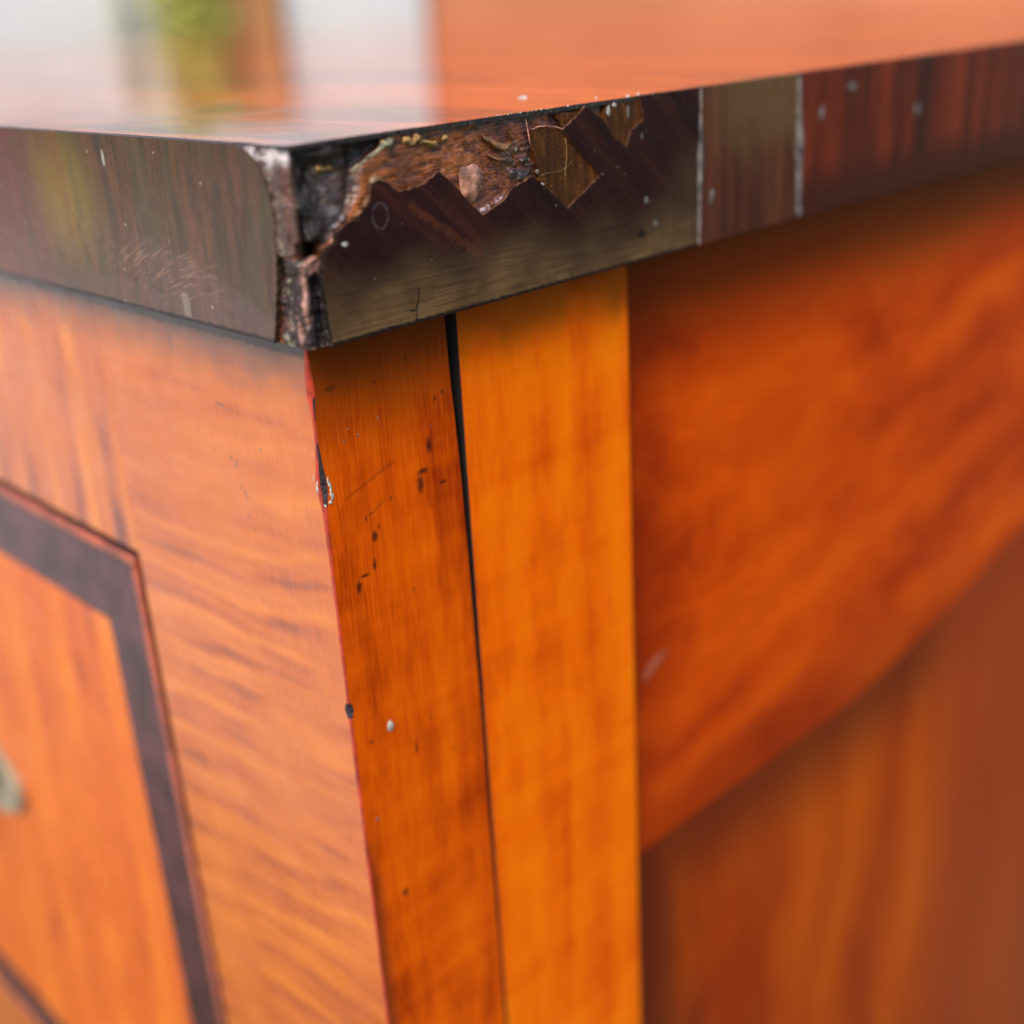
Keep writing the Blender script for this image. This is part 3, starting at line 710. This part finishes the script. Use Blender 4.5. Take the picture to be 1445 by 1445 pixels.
# slightly uneven lower edge where the strip meets the carcass
low = [(y, -T_ + 0.25*float(fbm(np.array([y*0.3]), np.array([1.0]), 3, 8)[0])) for y in np.arange(110, 8, -0.8)]
i0 = next(i for i, p in enumerate(frp) if abs(p[1] + T_) < 1e-6 and p[0] > 500)
frp = frp[:i0+1] + low + frp[i0+1:]
obj("front_veneer", prism(frp, 'x', 0.0, 0.95, raw=True), [M['front_edge'], M['raw_dark']], top_board, bevel=0.16)

# torn side veneer by the corner
A = [(3.61,-24.0),(3.29,-19.64),(3.29,-16.62),(3.79,-13.05),(4.76,-12.13),(5.81,-11.97),(5.99,-10.65),(7.63,-9.74),(9.44,-9.09),(10.88,-8.12),(11.56,-7.04),
     (11.84,-5.7),(13.02,-5.06),(14.15,-5.8),(15.85,-7.19),(19.03,-7.14),(21.1,-6.47),(22.86,-5.61),(25.67,-8.05),(27.19,-9.79),(29.97,-12.22),(33.89,-10.94),
     (35.7,-9.43),(39.35,-8.47),(41.22,-9.61),(44.01,-11.89),(46.3,-13.72),(50.11,-11.89),(53.54,-10.08),(50.34,-7.08),(47.23,-4.56),(46.1,-2.93),(48.24,-1.83),
     (50.62,-0.35),(54.3,-2.44),(56.35,-5.08),(59.28,-6.8),(60.29,-4.72),(63.38,-3.35),(62.48,-0.06),(66.88,-0.02),(76.7,-0.02),(76.45,-24.0)]
def cleanA(p, q): return (p[1] < -23.9 and q[1] < -23.9) or p[0] > 66 or (p[0] > 20 and abs(abs((q-p)[1]/((q-p)[0]+1e-6))-0.95) < 0.35 and q[0] > p[0] and q[1] < p[1])
Ap = rough_poly(A, 0.3, 0.12, cleanA)
def make_torn():
    bm = prism(Ap, 'y', 0.0, 0.93, raw=True)
    return obj("side_veneer", bm, [M['torn'], M['raw']], top_board, bevel=0.05, label="torn dark length of edge veneer next to the corner")
make_torn()
obj("side_veneer", prism([(77.5,-0.02),(77.1,-24.05),(104.6,-24.05),(103.6,-0.02)], 'y', 0.06, 0.95), M['patch'], top_board, bevel=0.12, label="short brown let-in length of edge veneer")
obj("side_veneer", prism([(105.0,-0.02),(106.0,-24.0),(D_,-24.0),(D_,-0.02)], 'y', 0.02, 0.95), M['band'], top_board, bevel=0.12, label="long reddish length of edge veneer")

def filler(x0, x1, w, seed):
    bm = bmesh.new(); r_ = random.Random(seed); n = 60; rows = []
    for i in range(n + 1):
        t = i / n; z = -0.05 - t * 23.8; c = x0 + (x1 - x0) * t
        ww = w * (0.25 + 1.0*math.exp(-((t-.48)/.20)**2) + .35*math.exp(-((t-.8)/.15)**2) + 0.25*math.sin(t*23 + seed)*math.sin(t*9) + r_.uniform(-.15, .15))
        h = 0.10 + r_.uniform(0, 0.10)
        rows.append([bm.verts.new(p) for p in ((c-ww, 0.3, z), (c-ww*.5, -h+.03, z), (c+ww*.1, -h-.03, z), (c+ww*.6, -h+.04, z), (c+ww, 0.3, z))])
    for a, b in zip(rows, rows[1:]):
        for j in range(4): bm.faces.new((a[j], a[j+1], b[j+1], b[j]))
    return obj("filler_line", bm, M['filler'], top_board, smooth=True)
filler(77.1, 76.75, 0.75, 2); filler(104.2, 105.4, 1.25, 5)

# hardened glue and other residue on the torn patch
AM1 = [(40.04,-2.47),(41.98,-2.22),(46.02,-2.92),(47.6,-4.4),(50.7,-7.0),(53.9,-10.08),(50.3,-12.2),(46.3,-14.1),(43.8,-12.0),(41.4,-9.5),(40.48,-6.03),(39.94,-3.93)]
obj("glue_film", prism(rough_poly(AM1, .35, .12), 'y', 0.34, 1.0), M['amber'], top_board, bevel=0.05)
AM0 = [(45.0,-0.9),(50.5,-0.9),(50.6,-1.5),(48.4,-3.1),(46.0,-2.6)]
obj("glue_film", prism(rough_poly(AM0, .3, .12), 'y', 0.4, 1.0), M['amber'], top_board, bevel=0.05)
AM2 = [(55.6,-0.6),(54.2,-2.5),(56.2,-5.2),(59.3,-7.1),(60.5,-4.8),(63.6,-3.4),(62.6,-0.5)]
obj("glue_film", prism(rough_poly(AM2, .3, .12), 'y', 0.36, 1.0), M['amber'], top_board, bevel=0.05)
obj("glue_blister", blob_bm(28.85, -7.75, 2.0, 2.5, 0.75, 0.42, rot=0.12, wob=.16, seed=4, rings=8, seg=28), M['drop'], top_board, smooth=True)
pts = [(9.3,0.55,-3.95),(10.2,0.35,-3.45),(11.3,0.3,-3.05),(12.4,0.28,-2.45),(13.6,0.22,-2.0),(14.6,0.2,-1.45),(15.4,0.22,-1.2),(16.1,0.4,-1.0)]
obj("glue_ridge", tube_bm(pts, [.10,.20,.17,.26,.24,.42,.5,.2], 8), M['ridge'], top_board, smooth=True)
for i, (cx, cz, rx, rz, h) in enumerate([(15.0,-1.35,.55,.5,.85),(18.5,-1.35,.6,.5,.5),(19.3,-1.75,.45,.4,.55),(20.2,-1.3,.7,.65,.6),(21.2,-1.9,.6,.3,.45),(22.3,-2.2,.9,.35,.45),(23.0,-2.3,.4,.45,.45),
        (5.8,-3.3,.9,.35,.5),(7.0,-3.35,.8,.3,.5),(24.9,-1.8,.5,.5,.35)]):
    obj("glue_lump", blob_bm(cx, cz, rx, rz, 0.75 if cx > 10 else 1.7, h, rot=random.uniform(-.5,.5), wob=.35, seed=30+i, rings=4, seg=14), M['yellow'], top_board, smooth=True)
# curled splinters lifting off the core
def sliver(pts, w, lift, mat, seed=0):
    bm = bmesh.new(); rows = []
    for i, (x, z) in enumerate(pts):
        t = i/(len(pts)-1); ww = w*math.sin(math.pi*min(max(t, .08), .93))**.6; l = lift*math.sin(math.pi*t)
        rows.append([bm.verts.new(p) for p in ((x, .80, z+ww), (x, .55-l*.5, z+ww*.4), (x, .50-l, z-ww*.6), (x, .58-l, z-ww), (x, .9, z-ww*.9))])
    for a, b in zip(rows, rows[1:]):
        for j in range(4): bm.faces.new((a[j], a[j+1], b[j+1], b[j]))
    return obj("splinter", bm, mat, top_board, smooth=True)
M['splinter'] = mat_plain("brown_splinter", (0.16, 0.075, 0.030), 0.35, 0.5, 1.0, 0.1)
sliver([(31.3,-2.4),(32.3,-2.8),(33.4,-3.5),(34.4,-4.0),(35.4,-4.1),(36.2,-3.8)], .55, .5, M['splinter'])
sliver([(31.9,-4.6),(32.8,-5.1),(33.7,-5.45),(34.7,-5.55),(35.6,-5.5)], .28, .45, M['splinter'])
sliver([(36.2,-2.0),(36.5,-2.8),(36.7,-3.4)], .45, .4, M['splinter'])
sliver([(11.7,-6.3),(12.2,-5.3),(13.0,-5.0),(13.9,-5.5),(14.6,-6.2)], .42, .75, M['splinter'])
sliver([(6.0,-10.9),(7.4,-10.1),(9.2,-9.4),(10.7,-8.4),(11.4,-7.4)], .30, .55, M['splinter'])
# pale rim of dried glue round the torn veneer and thin fibres
for i, pts in enumerate([[(40.0,.3,-2.4),(41.2,.1,-2.1),(43.0,.12,-2.2),(44.6,.08,-2.5),(46.0,.1,-2.95),(46.4,.12,-2.4)],
        [(39.2,.4,-1.0),(39.3,.2,-2.6),(39.6,.25,-4.0),(39.9,.3,-5.0)]]):
    obj("glue_rim", tube_bm(pts, [.04,.08,.05,.10,.08,.04][:len(pts)], 6), M['drop'], top_board, smooth=True)
M['fibre'] = mat_plain("pale_fibre", (0.30, 0.18, 0.07), 0.4)
obj("fibre", tube_bm([(46.6,.30,-4.2),(46.9,.28,-5.2),(46.7,.26,-7.0),(46.3,.27,-9.0),(46.35,.3,-11.2)], .035, 5), M['fibre'], top_board, smooth=True)
obj("fibre", tube_bm([(41.6,.32,-8.6),(42.8,.30,-8.4),(44.2,.3,-8.5),(45.6,.3,-8.45),(47.3,.3,-7.9)], .025, 5), M['fibre'], top_board, smooth=True)

def fleck(cx, cz, rx, rz, y=0.0, h=.15, mat='white', parent=top_board, axis='y', seed=0, rot=0.0):
    return obj("paint_fleck", blob_bm(cx, cz, rx, rz, y, h, axis, rot, .25, seed, 4, 14), M[mat], parent, smooth=True)
M['grey_fleck'] = mat_plain("grey_paint", (0.13, 0.115, 0.10), 0.45, .4, 1.5, .1)
for i, (x, z, a, b, m) in enumerate([(120.9,-3.6,1.7,1.1,'grey_fleck'),(111.3,-7.2,.9,1.7,'filler'),(80.1,-16.8,.7,1.5,'grey_fleck'),(63.7,-15.1,.75,.85,'grey_fleck'),(65.8,-18.9,.75,.75,'grey_fleck'),
        (144.9,-9.8,1.3,1.7,'filler'),(57.3,-9.4,.28,.2,'filler'),(62.9,-5.6,.25,.85,'filler'),(7.0,-12.15,.85,.4,'white'),(40.9,-8.0,.45,.4,'grey_fleck'),(41.4,-10.0,1.0,.4,'white'),
        (55.9,-1.5,.45,1.0,'white'),(57.2,-.8,.5,.4,'white'),(60.2,-2.1,.22,1.3,'filler'),(53.9,-10.0,.3,.2,'grey_fleck'),(44.0,-13.0,.2,.2,'grey_fleck')]):
    fleck(x, z, a*.8, b*.8, 0.02 if not (40 < x < 42 or 55 < x < 61 and z > -3) else .3, .07, m, seed=i+60, rot=random.uniform(-.4,.4))
for i in range(46):                                  # crumbs along the torn upper edge
    x = random.uniform(33, 45) if i < 36 else random.uniform(24, 50); r = random.choice([.05, .07, .09, .12])
    fleck(x, random.uniform(.3, .65), r*1.3, r, -.05, r*1.2, random.choice(['white', 'grey_fleck', 'yellow']), axis='z', seed=300+i)
for i, (x, y, r) in enumerate([(56.5, 18.0, .8), (58, 4.5, .18), (60.8,.9,.28), (64,1.6,.22)]):
    fleck(x, y, r, r, 0.0, .3, 'white', axis='z', seed=i+90)

# ---- carcass
carcass = obj("carcass", box_bm(OX+4, D_-6, OY+4, W_-6, -TOP_Z*1000+60, -T_), M['void'], cabinet)
obj("plinth", box_bm(OX+10, D_-10, OY+10, W_-10, -TOP_Z*1000, -TOP_Z*1000+60), M['void'], cabinet)
ZB = -770.0

# front stile: a board whose outer arris is worn red, with a sooty chip
def make_stile():
    zs = np.concatenate([np.arange(-T_-0.05, -175, -0.6), [-250, -400, ZB]])
    bm = bmesh.new(); rows = []
    for z in zs:
        n = float(fbm(np.array([z*0.16]), np.array([2.0]), 3, 3)[0]) - .5; f = random.gauss(0, .03)
        r = 0.30 + n*0.28
        r += 0.42*math.exp(-((z+30.0)/2.8)**2) + 0.55*math.exp(-((z+43.0)/3.2)**2) + 0.5*math.exp(-((z+77.3)/1.1)**2)
        r = max(r, .12); d = (0.25*math.exp(-((z+43)/3)**2) + .2*math.exp(-((z+77.3)/1.0)**2))
        p = [(OX, 61.0), (OX, OY+r*1.5), (OX+.12+d*.5+f, OY+r*0.75), (OX+r*.45+d, OY+r*.30+d), (OX+r+f*.5, OY+.02), (OX+r+2.2, OY), (OX+6, OY), (OX+6, 61.0)]
        rows.append([bm.verts.new((a, b, z)) for a, b in p])
    nn = len(rows[0])
    for a, b in zip(rows, rows[1:]):
        for j in range(nn):
            fc = bm.faces.new((a[j], a[(j+1) % nn], b[(j+1) % nn], b[j]))
            z = (a[0].co.z + b[0].co.z)/2
            chip = (-46.5 < z < -37.5 and j in (2, 3)) or (-78.6 < z < -76 and j in (1, 2, 3)) or (-34.5 < z < -31 and j == 3)
            fc.material_index = 3 if chip else (1 if j in (1, 2, 3) else (2 if j in (4, 5) else 0))
            fc.smooth = j in (1, 2, 3)
    bm.faces.new(rows[0]); bm.faces.new(rows[-1])
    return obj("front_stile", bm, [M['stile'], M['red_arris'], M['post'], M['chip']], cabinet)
stile = make_stile()
# white crumbs clinging round the chip
for i, (dx, y, z, r1, r2, rot) in enumerate([(0.02,6.0,-42.3,.10,.55,.3),(0.0,5.45,-43.7,.16,1.0,.25),(0.3,4.75,-46.0,.42,.20,.3)]):
    obj("paint_fleck", blob_bm(y, z, r1, r2, OX+dx, .10, 'x', rot, .6, 120+i, 4, 16), M['white'], stile, smooth=True)
for i, (x, z, r1, r2, rot) in enumerate([(3.62,-43.7,.26,.85,.1),(3.72,-44.9,.34,.60,-.2),(3.40,-45.7,.30,.28,.5),(3.35,-42.6,.12,.45,0)]):
    obj("paint_fleck", blob_bm(x, z, r1, r2, OY, .13, 'y', rot, .6, 140+i, 4, 16), M['white'], stile, smooth=True)

# corner post: the side face of the front corner, with a shrinkage gap behind it
def edge_strip(name, x0f, x1f, y0, y1, mat, label=None, bevel=.12, blackening=None):
    zs = np.concatenate([np.arange(-T_-.05, -178, -1.2), [-250, -400, ZB]]); bm = bmesh.new(); rows = []
    for z in zs: rows.append([bm.verts.new(p) for p in ((x0f(z), y0, z), (x1f(z), y0, z), (x1f(z), y1, z), (x0f(z), y1, z))])
    for a, b in zip(rows, rows[1:]):
        for j in range(4):
            fc = bm.faces.new((a[j], a[(j+1)%4], b[(j+1)%4], b[j]))
            if j == blackening: fc.material_index = 1  # gap-side face blackened, painting in the crack's shade
    bm.faces.new(rows[0]); bm.faces.new(rows[-1])
    return obj(name, bm, [mat, M['void']], cabinet, bevel=bevel, label=label)
def gap_w(z): return max(0.28, float(np.interp(-z, [24, 34, 46, 60, 85, 120, 180], [2.2, 1.9, 1.4, 1.1, .85, .7, .6])))
corner_post = edge_strip("corner_post", lambda z: OX+6.0, lambda z: 27.72 - gap_w(z) + 0.12*(float(fbm(np.array([z*.15]), np.array([0.]), 2, 2)[0])-.5), OY, OY+12, M['post'], "narrow golden corner post with dark dents", blackening=1)
edge_strip("side_stile", lambda z: 27.75, lambda z: 64.0, OY+.05, OY+12, M['side_stile'], "wider clean golden side stile", .12, blackening=3)
# white paint spot and pale dust on the post
obj("paint_fleck", blob_bm(9.1, -83.0, .62, 1.0, OY, .18, seed=9, wob=.1, rot=-.15), M['white'], corner_post, smooth=True)
for i, (x, z, r) in enumerate([(6.6,-38.2,.13),(9.0,-37.9,.15),(7.4,-36.6,.1),(12.5,-36.5,.12),(21.6,-40.2,.13),(4.9,-97.2,.28)]):
    fleck(x, z, r, r*1.2, OY, .08, 'grey_fleck', corner_post, 'y', 160+i)

# side panel: two figured boards that meet at a wavy dark joint
side_panel = obj("side_panel", box_bm(64.6, D_-40, OY+2.6, OY+10, ZB, -T_-.1), M['void'], cabinet)
JOINT = [(64.9,-140.3),(86.5,-140.7),(112,-141.8),(141,-142.6),(160,-141.2),(174,-139.2),(192,-136.2),(211,-131.8),(229,-128.4),(250,-121),(290,-102),(D_-40,-60)]
obj("plank", prism([(64.9,-T_-.15),(D_-40,-T_-.15)] + [(x, z+.22) for x, z in JOINT[::-1]], 'y', OY+.9, OY+2.5), M['upper'], side_panel)
obj("plank", prism([(x, z+.12) for x, z in JOINT] + [(D_-40, ZB), (64.9, ZB)], 'y', OY+.9, OY+2.5), M['lower'], side_panel)
M['smear'] = mat_plain("pale_smear", (0.34, 0.075, 0.035), .4)
fleck(70.6, -100.4, 4.5, 1.6, OY+.9, .04, 'smear', side_panel, 'y', 201, .35)
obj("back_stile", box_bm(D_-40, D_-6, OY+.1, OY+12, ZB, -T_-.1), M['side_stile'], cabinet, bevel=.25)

# ---- front rail, drawer with ebonised border, red bead and pull
DZ0, DZ1, DY0, DY1 = -70.3, -262.0, 62.3, 838.0
obj("front_rail", box_bm(OX+.22, OX+6, 61.0+.4, DY1+.4, DZ0+1.0, -T_-.05), M['rail'], cabinet, bevel=.3)
obj("front_rail", box_bm(OX+.12, OX+6, 61.0+.12, DY1+.4, ZB, DZ1-1.0), M['rail'], cabinet, bevel=.3, label="lower front rail below the drawer")
obj("front_stile", box_bm(OX, OX+6, DY1+.6, W_-4, ZB, -T_-.05), M['stile'], cabinet, bevel=.3, label="far front stile beyond the drawer")
drawer = obj("drawer", box_bm(OX+.1, OX+7, DY0+16.2, DY1-16.2, DZ1+16.2, DZ0-17.4), M['drawer'], cabinet, bevel=.1, label="orange drawer front inside a dark border")
BW = 2.3
def mitre(pts): return prism(pts, 'x', OX+.0, OX+6.9)
y0, y1, z0, z1, b = DY0+BW, DY1-BW, DZ0-BW, DZ1+BW, 13.8
bt = 15.0
for pts in ([(y0,z0),(y1,z0),(y1-b,z0-bt),(y0+b,z0-bt)], [(y0,z1),(y1,z1),(y1-b,z1+b),(y0+b,z1+b)],
            [(y0,z0-.02),(y0,z1+.02),(y0+b-.02,z1+b),(y0+b-.02,z0-bt)], [(y1,z0-.02),(y1,z1+.02),(y1-b+.02,z1+b),(y1-b+.02,z0-bt)]):
    obj("inlay_strip", mitre(pts), M['inlay'], drawer, bevel=.12)
def bead(p, q):
    bm = bmesh.new(); p, q = Vector(p), Vector(q); d = (q-p).normalized(); s = Vector((0, d.z, -d.y)); rows = []
    for e in (p, q): rows.append([bm.verts.new(e + Vector((-0.55*math.sin(a), 0, 0)) + s*(-BW/2*.93*math.cos(a))) for a in np.linspace(0, math.pi, 9)] )
    for r, e in zip(rows, (p, q)): r += [bm.verts.new(e + Vector((6, 0, 0)) + s*(BW/2*.93)), bm.verts.new(e + Vector((6, 0, 0)) - s*(BW/2*.93))]
    n = len(rows[0])
    for j in range(n):
        fc = bm.faces.new((rows[0][j], rows[0][(j+1)%n], rows[1][(j+1)%n], rows[1][j]))
        fc.material_index = 1 if j in (8, 10) else 0  # flanks blackened, painting in the shadow of the gap
    bm.faces.new(rows[0]); bm.faces.new(rows[1])
    return obj("cock_bead", bm, [M['bead'], M['void']], drawer, smooth=False)
h = BW/2
bead((OX, DY0, DZ0-h), (OX, DY1, DZ0-h)); bead((OX, DY0, DZ1+h), (OX, DY1, DZ1+h))
bead((OX, DY0+h, DZ0-BW), (OX, DY0+h, DZ1+BW)); bead((OX, DY1-h, DZ0-BW), (OX, DY1-h, DZ1+BW))
# pull: a pointed oval backplate with a swan-neck bail
HY, HZ = 195.5, -160.0
pl = [(HY + 47*math.cos(a), HZ + 15*math.sin(a)) for a in np.linspace(0, 2*math.pi, 48, endpoint=False)]
handle = obj("handle", prism(pl, 'x', OX-1.6, OX+.1), M['brass'], drawer, bevel=.6)
bail = [(OX-4-9*math.sin(math.pi*t), HY-32+64*t, HZ+2-15*math.sin(math.pi*t)**.6) for t in np.linspace(0.0, 1, 17)]
bm = tube_bm(bail, 2.2, 10)
for s in (-32, 32): tube_bm([(OX-1.6, HY+s, HZ+2), (OX-6, HY+s, HZ+2)], [4.5, 3.2], 14, bm)
o = obj("bail", bm, M['brass'], drawer, smooth=True)
